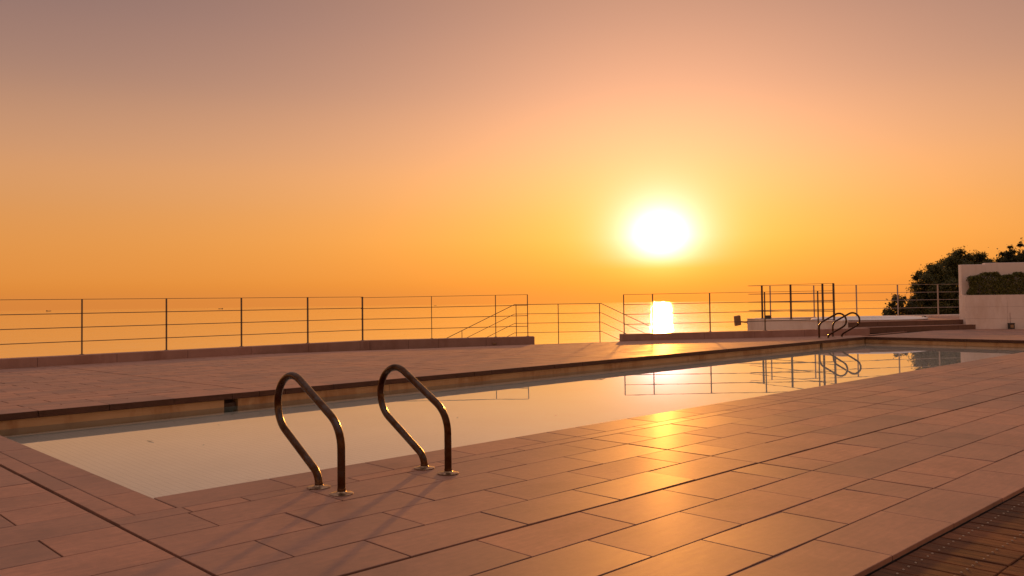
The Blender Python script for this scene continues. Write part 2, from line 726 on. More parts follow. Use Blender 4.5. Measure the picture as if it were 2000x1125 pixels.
def lay(parent, rects, name='paving_tile', limit=300, margin=260, stuff_name='distant_paving'):
    """rects: list of convex polygons; the ones that show largest become objects of their own"""
    items = []
    for poly in rects:
        px = [to_px((x, y, 0)) for x, y in poly]
        if any(q is None for q in px):
            continue
        xs, ys = [q[0] for q in px], [q[1] for q in px]
        if max(xs) < -margin or min(xs) > 2000 + margin or min(ys) > 1117 + margin:
            continue
        cx0, cx1, cy1 = max(min(xs), 0), min(max(xs), 1995), min(max(ys), 1117)
        a = abs(area(px)) if (cx1 > cx0 and cy1 > min(ys)) else 0.0
        items.append((a, poly))
    items.sort(key=lambda t: -t[0])
    for a, poly in items[:limit]:
        xs, ys = [q[0] for q in poly], [q[1] for q in poly]
        w, h = max(xs) - min(xs), max(ys) - min(ys)
        c = (.5 * (max(xs) + min(xs)), .5 * (max(ys) + min(ys)))
        if len(poly) == 4 and abs(area(poly) - w * h) < 1e-4:
            o = bpy.data.objects.new(name, rect_mesh(w, h, .02, .0016))
            col.objects.link(o)
        else:
            b = MB().prism([(x - c[0], y - c[1]) for x, y in poly], -.02, 0, .0014)
            o = mesh_obj(name, b.v, b.f, 'tile')
        o.location = (c[0], c[1], deck_z(*c))
        rot_jit(o)
        if c[1] > 8.3:
            o.rotation_euler.x -= math.atan(FALL)
        o.parent = parent
    if items[limit:]:
        b = MB()
        for a, poly in items[limit:]:
            b.prism(poly, -.02, random.uniform(-.0004, .0004))
        tag(b.build(stuff_name, 'tile', parent), kind='stuff')


def rows(v_edges, u_lo, u_hi, phase0, planes=(), wide_v=(), gap=.0068, wide=.020, exps=EXP):
    """running bond, rows between consecutive v_edges; wide joints at EXP and at wide_v"""
    out = []
    for i in range(len(v_edges) - 1):
        va, vb = v_edges[i], v_edges[i + 1]
        ga = wide / 2 if va in wide_v else gap / 2
        gb = wide / 2 if vb in wide_v else gap / 2
        ph = (i + phase0) % 2
        k0 = math.floor((u_lo - U0) / STEP) - 2
        cuts = {round(U0 + STEP * k, 5): gap / 2 for k in range(k0, k0 + 400) if (k % 2) == ph}
        for e in exps:
            cuts[round(e, 5)] = wide * .38
        cuts = [(c, g) for c, g in sorted(cuts.items()) if u_lo < c < u_hi]
        cuts = [(u_lo, gap / 2)] + cuts + [(u_hi, gap / 2)]
        for (a, g1), (b, g2) in zip(cuts, cuts[1:]):
            if b - a < .03:
                continue
            poly = clip([(a + g1, va + ga), (b - g2, va + ga), (b - g2, vb - gb), (a + g1, vb - gb)], planes)
            if len(poly) >= 3 and area(poly) > .002:
                out.append(poly)
    return out


# near terrace: sub-base slab with the grout showing in the joints
pw = (W_NRM.x, W_NRM.y, W_NRM.dot(W_PT) + .02)
ps = (S_NRM.x, S_NRM.y, S_NRM.dot(STEP_A) + .05)
b = MB()
Z0, Z1 = -.45, -.0185
b.box(-3, POOL[0] - .25, 1.269, POOL[3] + .25, Z0, Z1)
b.prism(clip([(POOL[0] - .25, 1.269), (26, 1.269), (26, POOL[2] - .25), (POOL[0] - .25, POOL[2] - .25)], [pw]), Z0, Z1)
b.prism(clip([(POOL[1] + .25, POOL[2] - .25), (26, POOL[2] - .25), (26, POOL[3] + .25), (POOL[1] + .25, POOL[3] + .25)], [pw, ps]), Z0, Z1)
near = tag(b.build('terrace_near', 'grout'), kind='structure')

VR = [1.269, 1.565, 1.868, 2.175, 2.486, 2.793, 3.098, 3.403, 3.714]
T = rows(VR, -1.3, 24.6, 0, [pw], wide_v=(2.486,))
VL = [3.714, 4.032, 4.334, 4.634, 4.934, 5.234, 5.534, 5.834, 6.134, 6.434, 6.734, 7.034, 7.334, 7.634, 7.934, 8.25]
T += rows(VL, -1.3, U0 - .004, 0)
VP = [3.826, 4.122, 4.424, 4.726, 5.028, 5.33, 5.632, 5.934, 6.236, 6.538, 6.84, 7.142, 7.444, 7.746, 8.048, 8.25]
T += rows([3.714, 3.826], POOL[1] + .3, 24.6, 1, [pw])
T += rows(VP, POOL[1] + .30, 24.6, 0, [pw, ps])
lay(near, T, 'paving_tile')

# far terrace
MB.drape = True
b = MB()
b.prism(clip([(-3, POOL[3] + .25), (22, POOL[3] + .25), (22, 16), (-3, 16)], [(E_NRM.x, E_NRM.y, EDGE_OUT), (0, 1, RUN_V + .13), ps]), Z0, Z1)
far = tag(b.build('terrace_far', 'grout'), kind='structure')
VF = [8.58 + .1] + [8.68 + .27 * k for k in range(1, 28)]
T = rows(VF, -1.3, 22, 1, planes_all + [ps, pw], gap=.011, wide=.03)
T += rows([8.58, 8.68], -1.3, 22, 0, [ps], gap=.009)
lay(far, T, 'paving_tile')
MB.drape = False

# ------------------------------------------------------------------ swimming pool
pool = tag(empty('swimming_pool', (POOL[0], POOL[2], 0)), kind='structure')
x0, x1, y0, y1 = POOL
o = .035
bx0, bx1, by0, by1 = x0 - o, x1 + o, y0 - o, y1 + o
FLZ = -.55
b = MB()
b.box(bx0, bx1, by0, by1, FLZ - .2, FLZ)
b.build('pool_floor', 'mosaic', pool)
b = MB()
t = .012
for (a0, a1, c0, c1) in ((bx0 - .25, bx1 + .25, by0 - .25, by0), (bx0 - .25, bx0, by0 + .002, by1 - .002), (bx1, bx1 + .25, by0 + .002, by1 - .002)):
    b.box(a0, a1, c0, c1, FLZ - .2, -.151)
b.box(bx0 - .25, bx1 + .25, by1, by1 + .25, FLZ - .2, -.151)
b.build('basin_wall', 'teal', pool)


def band_run(axis, fixed, cuts, depth, z0=-.1505, z1=-.064):
    for a, c in zip(cuts, cuts[1:]):
        q = MB()
        if axis == 'x':
            q.box(a + .002, c - .002, min(fixed, fixed + depth), max(fixed, fixed + depth), z0, z1, .001)
        else:
            q.box(min(fixed, fixed + depth), max(fixed, fixed + depth), a + .002, c - .002, z0, z1, .001)
        q.build('wall_panel', 'band', pool)


# far side: long panels with two skimmer openings
far_cuts = [bx0 + .02, 3.905]
band_run('x', by1, far_cuts, .2)
band_run('x', by1, [4.053, 5.955, 8.49, 11.03, 13.55, 16.06, 16.755], .2)
band_run('x', by1, [16.87, bx1 - .02], .2)
for a, c in ((3.905, 4.053), (16.755, 16.87)):
    q = MB()
    q.box(a, c, by1 + .12, by1 + .2, -.1505, -.066)
    q.build('skimmer_recess', 'dark', pool)
    q = MB()
    q.box(a + .01, c - .01, by1 + .03, by1 + .045, -.149, -.10, .002)
    q.build('skimmer_flap', 'dark', pool)
band_run('x', by0, [bx0 + .02, 4.3, 6.8, 9.3, 11.8, 14.3, 16.8, bx1 - .02], -.2)
band_run('y', bx0, [by0, 6.2, by1], -.2)
band_run('y', bx1, [by0, 6.2, by1], .2)

# coping stones: each its own piece
g = .003
COP = .058


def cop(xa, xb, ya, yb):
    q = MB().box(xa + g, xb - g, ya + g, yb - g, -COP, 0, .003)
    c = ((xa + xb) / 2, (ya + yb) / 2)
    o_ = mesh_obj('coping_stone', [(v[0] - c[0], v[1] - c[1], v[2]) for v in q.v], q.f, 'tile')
    o_.data.materials.append(MT['dark_edge'])
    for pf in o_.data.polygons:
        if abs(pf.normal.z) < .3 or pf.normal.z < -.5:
            pf.material_index = 1  # side and bottom faces get a darker brown than the top
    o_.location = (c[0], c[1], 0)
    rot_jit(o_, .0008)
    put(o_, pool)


us = [POOL[0] + .001]
k = 3
while U0 + STEP * k < POOL[1] - .1:
    us.append(U0 + STEP * k)
    k += 2
us.append(POOL[1])
us = sorted(set([round(u, 4) for u in us] + [round(e, 4) for e in EXP if 1.7 < e < POOL[1] - .05]))
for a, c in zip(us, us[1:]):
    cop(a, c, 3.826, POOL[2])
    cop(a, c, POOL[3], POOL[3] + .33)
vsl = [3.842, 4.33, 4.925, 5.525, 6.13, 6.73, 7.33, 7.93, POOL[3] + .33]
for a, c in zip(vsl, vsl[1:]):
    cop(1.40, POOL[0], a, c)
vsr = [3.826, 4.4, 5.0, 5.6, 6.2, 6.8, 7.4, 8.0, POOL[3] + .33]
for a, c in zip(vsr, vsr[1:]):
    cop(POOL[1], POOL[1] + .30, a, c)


# narrow channel strip next to the coping
def strip(xa, xb, ya, yb):
    q = MB().box(xa + g, xb - g, ya + g, yb - g, -.02, 0, .0015)
    q.build('channel_cover', 'tile', pool)


ss = [1.603] + [U0 + STEP * k for k in range(2, 60, 2) if U0 + STEP * k < POOL[1] + .28]
ss = sorted(set([round(s, 4) for s in ss] + [round(POOL[1] + .30, 4)]))
for a, c in zip(ss, ss[1:]):
    strip(a, c, 3.716, 3.826)
sv = [4.046, 4.64, 5.24, 5.847, 6.44, 7.04, 7.64, POOL[3] + .33]
for a, c in zip(sv, sv[1:]):
    strip(1.294, 1.40, a, c)
q = MB().box(1.296, 1.601, 3.718, 3.839, -.02, 0, .0015)
q.build('channel_cover', 'tile', pool)
q = MB().box(1.296, 1.3985, 3.8425, 4.0445, -.02, 0, .0015)
q.build('channel_cover', 'tile', pool)

# water surface
wv = [(bx0 + .001, by0 + .001, WATER_Z), (bx1 - .001, by0 + .001, WATER_Z), (bx1 - .001, by1 - .001, WATER_Z), (bx0 + .001, by1 - .001, WATER_Z)]
tag(mesh_obj('pool_water', wv, [(0, 1, 2, 3)], 'pool_water'), kind='structure')

# ------------------------------------------------------------------ wooden deck at the right
wd = empty('wooden_deck', (3.2, 1.0, -.06), kind='structure')
PZ = -.016
b = MB()
for yy in (1.2, 1.05, .88, .6, .3):
    b.box(1.2, 7.0, yy - .03, yy + .03, -.10, PZ - .0265)
b.build('joist', 'dark', wd)
b = MB().box(1.1, 7.1, -1.2, 1.262, -.30, -.105)
b.build('deck_base', 'dark', wd)
SP = MB()
pitch = .1055
MESHP = {}
for row, (ya, yb) in enumerate(((.9655, 1.262), (-.62, .9625))):
    for k in range(-16, 34):
        ua = 3.072 + pitch * k + (.0 if row == 0 else .012)
        h = yb - ya
        if (row,) not in MESHP:
            bb = MB().box(-.0495, .0495, -h / 2, h / 2, -.026, 0, .003)
            me = bpy.data.meshes.new('plank')
            me.from_pydata(bb.v, [], bb.f)
            me.materials.append(MT['wood'])
            MESHP[(row,)] = me
        p_ = bpy.data.objects.new('plank', MESHP[(row,)])
        col.objects.link(p_)
        p_.location = (ua + pitch / 2 + random.uniform(-.0008, .0008), (ya + yb) / 2, PZ + random.uniform(-.0016, .0012))
        p_.rotation_euler = (random.uniform(-.003, .003) if row == 0 else 0, random.uniform(-.008, .008), random.uniform(-.002, .002))
        put(p_, wd)
        for yy in ((1.201, 1.052) if row == 0 else (.88, .6, .3)):
            for dx in (-.026, .022):
                SP.lathe([(.0036, -.004), (.0039, .0008), (.0026, .0013)], (ua + pitch / 2 + dx + random.uniform(-.002, .002), yy + random.uniform(-.003, .003), PZ + .0012), 8)
tag(SP.build('screw_heads', 'screw', wd), kind='stuff')

# ------------------------------------------------------------------ pool handrails
def fillet(a, b_, c, r, n=8):
    a, b_, c = Vector(a), Vector(b_), Vector(c)
    d1, d2 = (a - b_).normalized(), (c - b_).normalized()
    ang = d1.angle(d2)
    tl = r / math.tan(ang / 2)
    p1, p2 = b_ + d1 * tl, b_ + d2 * tl
    bis = (d1 + d2).normalized()
    cen = b_ + bis * (r / math.sin(ang / 2))
    a1 = math.atan2((p1 - cen).y, (p1 - cen).x)
    a2 = math.atan2((p2 - cen).y, (p2 - cen).x)
    da = (a2 - a1 + PI) % (2 * PI) - PI
    return [cen + Vector((math.cos(a1 + da * i / n), math.sin(a1 + da * i / n))) * r for i in range(n + 1)]


def hoop_path():
    # y = 0 at the outer leg, grows towards the pool; z up
    A, B = (0, 0), (0, .316)
    cen, R_ = Vector((.458, .385)), .155
    t1 = cen + Vector((-.471, .882)) * R_
    t2 = cen + Vector((.492, -.87)) * R_
    Cc, D = (.205, .064), (.205, 0)
    path = [Vector(A)] + fillet(A, B, t1, .17)
    a1, a2 = math.radians(118.1), math.radians(-60.5)
    path += [cen + Vector((math.cos(a1 + (a2 - a1) * i / 22), math.sin(a1 + (a2 - a1) * i / 22))) * R_ for i in range(23)]
    path += fillet(t2, Cc, D, .085) + [Vector(D)]
    return path


HP = hoop_path()


def handrail(u, v, side, label, group):
    z0 = deck_z(u, v)
    root = empty('pool_handrail', (u, v, 0), label, 'handrail', group)
    pts = [(u, v + side * p.x, p.y + .0005) for p in HP]
    auto_smooth(MB().tube(pts, .0192, 18).build('tube', 'steel', root), 60)
    for yy in (0, .205):
        fl = MB().lathe([(.057, .0004), (.058, .004), (.050, .0068), (.026, .0085), (.0215, .014)], (u, v + side * yy, 0), 32)
        auto_smooth(fl.build('flange', 'flange', root), 50)
        cl = MB().lathe([(.0202, .0), (.0206, .022), (.0196, .026)], (u, v + side * yy, .002), 20)
        auto_smooth(cl.build('collar', 'steel', root), 50)
    root.location.z = z0
    return root


G1 = 'handrails on the near pool edge'
G2 = 'handrails on the far pool edge'
handrail(2.251, 3.528, 1, 'rusty steel pool handrail loop nearest the camera and the pool corner', G1)
handrail(2.912, 3.527, 1, 'rusty steel pool handrail loop on the near edge, right one of the pair', G1)
handrail(17.86, 8.845, -1, 'dark steel handrail loop on the far pool edge, left one of the pair', G2)
handrail(18.51, 8.845, -1, 'dark steel handrail loop on the far pool edge, right one by the platform steps', G2)

# ------------------------------------------------------------------ kerb walls
KT = .155
MB.drape = True


def kerb(name, p, q, cuts, label, w0=-.2, w1=.1, first_gap=0.0):
    p, q = Vector(p), Vector(q)
    d = (q - p).normalized()
    n = Vector((-d.y, d.x))
    if n.y < 0:
        n = -n
    L = (q - p).length
    root = empty(name, (p.x, p.y, 0), label, 'low wall')
    cs = [0] + [c for c in cuts if 0 < c < L] + [L]
    for a, c in zip(cs, cs[1:]):
        mid_ = p + d * (a + c) / 2 + n * (w0 + w1) / 2
        bb = MB().obox(mid_, d, (c - a) / 2 - .003, None, (w1 - w0) / 2, -.30, KT + random.uniform(-.001, .001), .006)
        bb.build('kerb_block', 'kerb', root)
    bb = MB().obox(p + d * L / 2 + n * (w0 + w1) / 2, d, L / 2 - .01, None, (w1 - w0) / 2 - .008, -.29, KT - .009)
    bb.build('kerb_core', 'grout', root)
    return root


kerb('kerb_wall', (-2.5, RUN_V), (10.54, RUN_V), [1.25 * k + .30 for k in range(1, 12)], 'pale stone kerb wall under the long railing left of the stairs, part along the pool')
kerb('kerb_wall', E_PT - E_DIR * .08, E_PT + E_DIR * 3.70, [1.0, 1.65, 2.7], 'pale stone kerb wall slanting from the bend to the left side of the stair opening')
kerb('kerb_wall', E_PT + E_DIR * 5.698, E_PT + E_DIR * 11.6, [.68, 1.9, 3.1, 4.3, 5.3], 'pale stone kerb wall right of the stair opening, running to the white platform')

# small socket box on the kerb, left of the stair opening
pp = E_PT + E_DIR * 2.80 - E_NRM * .212
sb = empty('socket_box', (pp.x, pp.y, .0), 'small weathered socket box fixed low on the kerb left of the stair opening', 'socket')
MB().obox(pp, E_DIR, .052, None, .011, .035, .125, .004).build('box', 'kerb', sb)
MB().obox(pp - E_NRM * .012, E_DIR, .032, None, .008, .012, .036, .002).build('outlet', 'lamp_plate', sb)


# ------------------------------------------------------------------ railings
def railing(name, p, d, posts, rails, hp, zb, label, post_n=None, ends=None, rm='rail', rw=.0068, pw_=(.007, .0225)):
    """posts: distances along d; rails: list of heights above the base; ends: (start, end) of the rails"""
    p, d = Vector(p), Vector(d).normalized()
    n = Vector((-d.y, d.x))
    root = empty(name, (p.x, p.y, zb), label, 'railing', 'railings round the terrace')
    for t_ in posts:
        c = p + d * t_
        MB().obox(c, d, pw_[0], None, pw_[1], zb - .002, zb + hp, .001).build('post', rm, root)
        MB().obox(c, d, .028, None, .034, zb + .0005, zb + .008, .001).build('base_plate', rm, root)
    s, e = ends or (posts[0], posts[-1])
    for i, h in enumerate(rails):
        a, c = p + d * s, p + d * e
        z = zb + h
        if i == 0:
            MB().obox((a + c) / 2, d, (c - a).length / 2, None, .016, z + .0005, z + .009, .001).build('top_rail', rm, root)
        else:
            MB().tube([(a.x, a.y, z), (c.x, c.y, z)], rw, 8).build('rail', rm, root)
    return root


def heights(h):
    return [h, h * .748, h * .496, h * .242]


railing('terrace_railing', (0, RUN_V), Vector((1, 0)), [.4, 1.8, 3.267, 4.79, 6.237, 7.698, 9.156, 10.5], heights(.94), .94, KT,
        'long dark metal railing left of the stairs, straight run along the pool', ends=(-2, 10.51))
railing('terrace_railing', E_PT, E_DIR, [1.437, 2.858, 3.579], heights(.925), .925, KT,
        'dark metal railing on the slanting kerb, just left of the stair opening', ends=(-.105, 3.586))
railing('terrace_railing', E_PT, E_DIR, [5.788, 6.464, 7.816, 9.138, 10.441], heights(.885), .885, KT,
        'dark metal railing right of the stair opening, in front of the sun glitter', ends=(5.78, 10.84))
MB.drape = False

# stair landing outside the opening, with flights going down on both sides
LZ = -.22
lp = E_PT + E_NRM * .14
land = empty('stair_landing', (lp.x, lp.y, LZ), 'stone stair landing outside the railing gap with flights down both sides', 'stairs')
MB().obox(E_PT + E_DIR * 4.58 + E_NRM * .90, E_DIR, 1.05, None, .74, LZ - .2, LZ, .004).build('landing_slab', 'concrete', land)
for sgn, t0 in ((-1, 3.53), (1, 5.63)):
    for k in range(9):
        MB().obox(E_PT + E_DIR * (t0 + sgn * (.165 + .33 * k)) + E_NRM * .90, E_DIR, .163, None, .74, LZ - .15 * (k + 1) - .5, LZ - .15 * (k + 1), .004).build('stair_step', 'concrete', land)
ST = [.795, .567, .340, .112]
LP = E_PT + E_NRM * 1.6
lr = empty('stair_railing', tuple(LP + E_DIR * 4.58) + (LZ,), 'lower stair railing beyond the gap, level in the middle and sloping down both ways', 'railing', 'railings round the terrace')
SL = .475
TA, TB = 3.50, 5.65
for t_ in (3.54, 4.575, 5.607):
    MB().obox(LP + E_DIR * t_, E_DIR, .0065, None, .02, LZ + .001, .795, .001).build('post', 'rail', lr)
for sgn, t0 in ((-1, TA), (1, TB)):
    for s_ in (1.28, 2.4):
        MB().obox(LP + E_DIR * (t0 + sgn * s_), E_DIR, .0065, None, .02, LZ - SL * s_ - .25, .795 - SL * s_, .001).build('post', 'rail', lr)
for i, h in enumerate(ST):
    pts = []
    for t_, z in ((TA - 2.6, h - SL * 2.6), (TA, h), (TB, h), (TB + 2.6, h - SL * 2.6)):
        w = LP + E_DIR * t_
        pts.append((w.x, w.y, z))
    for a, c in zip(pts, pts[1:]):
        MB().tube([a, c], .0078 if i == 0 else .0062, 8).build('top_rail' if i == 0 else 'rail', 'rail', lr)

# ------------------------------------------------------------------ raised spa platform
plat = empty('spa_platform', (STEP_A.x, STEP_A.y, 0), 'raised platform with two brown steps and a white side wall, holding the whirlpool', 'platform')
A_DIR = Vector((.355, .935)).normalized()
A_N = Vector((A_DIR.y, -A_DIR.x))             # to the right
PT = .247
WALLZ = .30
SLEN = (STEP_B - STEP_A).length


def plat_poly(off0, off1):
    """quad between two lines parallel to the steps, between the white side wall and the far right"""
    out = []
    for off, end in ((off0, 0), (off0, 1), (off1, 1), (off1, 0)):
        q = STEP_A + S_NRM * off
        if end == 0:
            # intersect the line with the inner face of the side wall
            base = STEP_A + A_N * .2
            den = S_DIR.x * A_DIR.y - S_DIR.y * A_DIR.x
            w = base - q
            tt = (w.x * A_DIR.y - w.y * A_DIR.x) / den
            out.append(q + S_DIR * tt)
        else:
            out.append(q + S_DIR * (8.6 if off > .5 else 4.15))
    return [(w.x, w.y) for w in out]


MB().prism(plat_poly(.0125, .40), -.1, .108).build('step_body', 'grout', plat)
MB().prism(plat_poly(.372, 3.32), -.4, PT - .014).build('platform_body', 'grout', plat)


def cut_line(off, zlo, zhi, length, name, mat, thick=.012, n=5, z_top=None):
    q0 = Vector(plat_poly(off, off + .1)[0])
    for i in range(n):
        a = q0 + S_DIR * (length * i / n + .003)
        c = q0 + S_DIR * (length * (i + 1) / n - .003)
        mid_ = (a + c) / 2 + S_NRM * thick / 2
        MB().obox(mid_, S_DIR, (c - a).length / 2, None, thick / 2, zlo, zhi, .001).build(name, mat, plat)


cut_line(0, -.025, .106, 4.02, 'riser_tile', 'riser', n=7)
cut_line(.36, .124, PT - .016, 4.3, 'riser_tile', 'riser', n=7)
# treads
q0 = Vector(plat_poly(-.008, .1)[0])
for i in range(7):
    L_ = 4.02 / 7
    a = q0 + S_DIR * (L_ * (i + .5)) + S_NRM * .178
    MB().obox(a, S_DIR, L_ / 2 - .002, None, .178, .1085, .1225, .002).build('tread_tile', 'tile', plat)
for r_ in range(5):
    q0 = Vector(plat_poly(.352 + .595 * r_, 3)[0])
    for i in range(11):
        L_ = .6
        a = q0 + S_DIR * (L_ * (i + .5)) + S_NRM * .2965
        MB().obox(a, S_DIR, L_ / 2 - .002, None, .2945, PT - .0135, PT, .002).build('platform_tile', 'tile', plat)
# white side wall
a, c = STEP_A, STEP_A + A_DIR * 3.56
MB().obox((a + c) / 2 + A_N * .1, A_DIR, 3.56 / 2, None, .0985, -1.6, WALLZ - .022, .004).build('side_wall', 'white', plat)
MB().obox((a + c) / 2 + A_N * .1, A_DIR, 3.56 / 2 + .012, None, .112, WALLZ - .021, WALLZ, .003).build('wall_cap', 'white', plat)
# low kerb at the back
B_PT, B_DIR = Vector((21.9, 13.0)), Vector((.865, -.503)).normalized()
B_N = Vector((-B_DIR.y, B_DIR.x))
MB().obox(B_PT + B_DIR * 4.0, B_DIR, 3.7, None, .10, -1.2, WALLZ - .002, .006).build('back_kerb', 'white', plat)

# railings on the platform
RA = [.92, .92 * .748, .92 * .496, .92 * .242]
railing('platform_railing', STEP_A + A_N * .1, A_DIR, [.35, .725, 1.888, 3.034], RA, .92, WALLZ, 'dark metal railing on the white side wall of the whirlpool platform', ends=(.34, 3.62), pw_=(.009, .027))
railing('platform_railing', B_PT, B_DIR, [.748, 2.17, 3.588, 5.002, 6.413], RA, .92, WALLZ - .002, 'pale metal railing along the back of the whirlpool platform, in front of the trees', ends=(.08, 7.3), pw_=(.009, .021), rm='rail_pale')

# whirlpool
sc_ = STEP_A + S_DIR * 2.35 + S_NRM * 1.72
rot_ = math.atan2(S_DIR.y, S_DIR.x)
spa = empty('whirlpool', (sc_.x, sc_.y, PT), 'white oval whirlpool tub set in the raised platform', 'whirlpool')
prof = [(1.0, .0015), (1.02, .03), (1.0, .062), (.94, .075), (.88, .066), (.85, .03), (.80, -.25), (.5, -.6), (.02, -.62)]
auto_smooth(MB().lathe(prof, (sc_.x, sc_.y, PT), 64, 1.62, 1.18, rot_).build('shell', 'acrylic', spa), 50)
wv_ = [(sc_.x + 1.62 * .842 * math.cos(w) * math.cos(rot_) - 1.18 * .842 * math.sin(w) * math.sin(rot_), sc_.y + 1.62 * .842 * math.cos(w) * math.sin(rot_) + 1.18 * .842 * math.sin(w) * math.cos(rot_), PT + .02) for w in [2 * PI * i / 48 for i in range(48)]]
put(mesh_obj('water', wv_, [tuple(range(48))], 'spa_water'), spa)
for dx, dy in ((1.12, -.80), (1.36, -.50)):
    q = sc_ + S_DIR * dx * 1.0 + S_NRM * dy
    auto_smooth(MB().lathe([(.035, -.006), (.035, .018), (.026, .026), (.004, .028)], (q.x, q.y, PT + .066), 16).build('valve_knob', 'lamp_body', spa), 50)

# floodlight on an arm at the end of the white wall
fe = STEP_A + A_DIR * 3.57 + A_N * .05
fl = empty('floodlight', (fe.x, fe.y, .2), 'small floodlight on a short arm at the outer end of the white platform wall', 'lamp')
rd = Vector((_r.x, _r.y)).normalized()         # sideways
hd = fe - rd * .30 + A_DIR * .02
MB().tube([(fe.x, fe.y, .20), (fe.x - rd.x * .08 + A_DIR.x * .02, fe.y - rd.y * .08 + A_DIR.y * .02, .195), (hd.x + rd.x * .05, hd.y + rd.y * .05, .215)], .021, 8).build('arm', 'lamp_plate', fl)
MB().obox(fe + A_DIR * .004 - rd * .012, rd, .02, None, .05, .15, .24, .003).build('bracket', 'lamp_plate', fl)
hb = MB()
hb.box(-.088, .088, -.035, .035, -.14, .14, .012)
ho = hb.build('lamp_head', 'lamp_plate', fl)
ho.matrix_parent_inverse = Matrix.Identity(4)
ho.location = (hd.x - fe.x, hd.y - fe.y, .245 - .2)
ho.rotation_euler = (math.radians(8), math.radians(-9), math.atan2(rd.y, rd.x) + .25)
gb = MB().box(-.072, .072, .0355, .04, -.12, .12)
go = mesh_obj('lens', gb.v, gb.f, 'lamp_body')
go.parent = ho
q = STEP_A + A_DIR * 2.80 + A_N * .11
bxo = empty('switch_box', (q.x, q.y, WALLZ), 'small dark switch box on top of the white platform wall', 'box')
MB().obox(q, A_DIR, .05, None, .058, WALLZ + .0005, WALLZ + .085, .006).build('housing', 'lamp_body', bxo)
MB().obox(q, A_DIR, .056, None, .064, WALLZ + .086, WALLZ + .10, .004).build('lid', 'lamp_plate', bxo)

# ------------------------------------------------------------------ planter wall with hedge
pl = empty('planter_wall', (W_PT.x, W_PT.y, 0), 'white rendered garden wall with a raised planter at the right edge', 'wall')
FT, BT = .885, 1.70
LEN = 4.6
for i, (za, zb_) in enumerate(((-.3, .268), (.271, .575), (.578, FT))):
    for a, c in (((0.0, 1.02), (1.024, 2.9), (2.904, LEN)) if i != 1 else ((0.0, 1.02), (1.024, 2.9), (2.904, LEN))):
        MB().obox(W_PT + W_DIR * ((a + c) / 2) + W_NRM * .06, W_DIR, (c - a) / 2, None, .06, za, zb_, .0015).build('wall_panel', 'white', pl)
MB().obox(W_PT + W_DIR * .06 + W_NRM * .27, W_DIR, .0598, None, .149, -.3, FT - .003).build('side_wall', 'white', pl)
BK = W_PT + W_NRM * .42 + W_DIR * .08
MB().obox(BK + W_DIR * .30 + W_NRM * .1, W_DIR, .30, None, .1, -.3, BT, .006).build('back_wall', 'white', pl)
MB().obox(BK + W_DIR * 2.72 + W_NRM * .1, W_DIR, 2.118, None, .1, -.3, BT + .035, .006).build('back_wall', 'white', pl)
MB().obox(W_PT + W_DIR * 2.45 + W_NRM * .27, W_DIR, 2.1, None, .148, .5, FT - .06).build('soil_bed', 'soil', pl)


def leaf_mesh(points, size, jitter=.6, rng=random, up=.3):
    """leaf-shaped quads (two triangles folded along the midrib) at the given (pos, normal) points"""
    v, f = [], []
    for p, nrm_ in points:
        s = size * rng.uniform(1 - jitter * .5, 1 + jitter * .5)
        n = (Vector(nrm_) + Vector((rng.gauss(0, .6), rng.gauss(0, .6), rng.gauss(0, .6) + up))).normalized()
        t_ = n.cross(Vector((rng.gauss(0, 1), rng.gauss(0, 1), rng.gauss(0, 1))))
        if t_.length < .01:
            continue
        t_.normalize()
        w = n.cross(t_)
        k = len(v)
        p = Vector(p)
        v += [tuple(p - t_ * s), tuple(p + w * s * .48 + n * s * .14), tuple(p + t_ * s), tuple(p - w * s * .48 + n * s * .14)]
        f += [(k, k + 1, k + 2), (k, k + 2, k + 3)]
    return v, f


# clipped hedge in the planter
hg = empty('hedge', tuple(W_PT + W_DIR * .12 + W_NRM * .4) + (FT - .06,), 'clipped green box hedge growing in the white planter', 'hedge')
rng = random.Random(11)
pts = []
HL, HT = 4.1, .575
for i in range(17000):
    a = rng.uniform(0, HL)
    w = rng.uniform(0, 1)
    z = rng.uniform(0, 1)
    face = rng.random()
    bul = .035 * math.sin(a * 5.1) + .03 * math.sin(a * 11 + 2) + .02 * math.sin(a * 23)
    nn = Vector((0, 0, 0))
    if face < .45:
        w = abs(rng.gauss(0, .10)); nn = Vector((-W_NRM.x, -W_NRM.y, .2))
    elif face < .78:
        z = 1 - abs(rng.gauss(0, .07)); nn = Vector((0, 0, 1))
    elif face < .86:
        a = abs(rng.gauss(0, .06)); nn = Vector((-W_DIR.x, -W_DIR.y, .2))
    aa = a + (.05 * (1 - z) if a < .3 else 0) - (.10 * max(0, math.sin(z * 7)) if a < .15 else 0)
    hz = HT * (1 + .02 * aa) + bul + (-.10 * max(0, 1 - aa / .25))
    q = W_PT + W_DIR * (.22 + aa) + W_NRM * (.05 + w * .32 - bul * .5)
    pts.append(((q.x, q.y, FT - .03 + z * hz + rng.gauss(0, .008)), nn))
v, f = leaf_mesh(pts, .026, .7, rng)
put(mesh_obj('foliage', v, f, 'hedge'), hg)
bb = MB()
for i in range(14):
    q = W_PT + W_DIR * (.38 + i * .28) + W_NRM * .26
    bb.tube([(q.x, q.y, FT - .07), (q.x + .02, q.y, FT + .15), (q.x - .03, q.y + .02, FT + .36)], .012, 6, radii=[.016, .012, .006])
tag(bb.build('stems', 'bark', hg), kind='stuff')

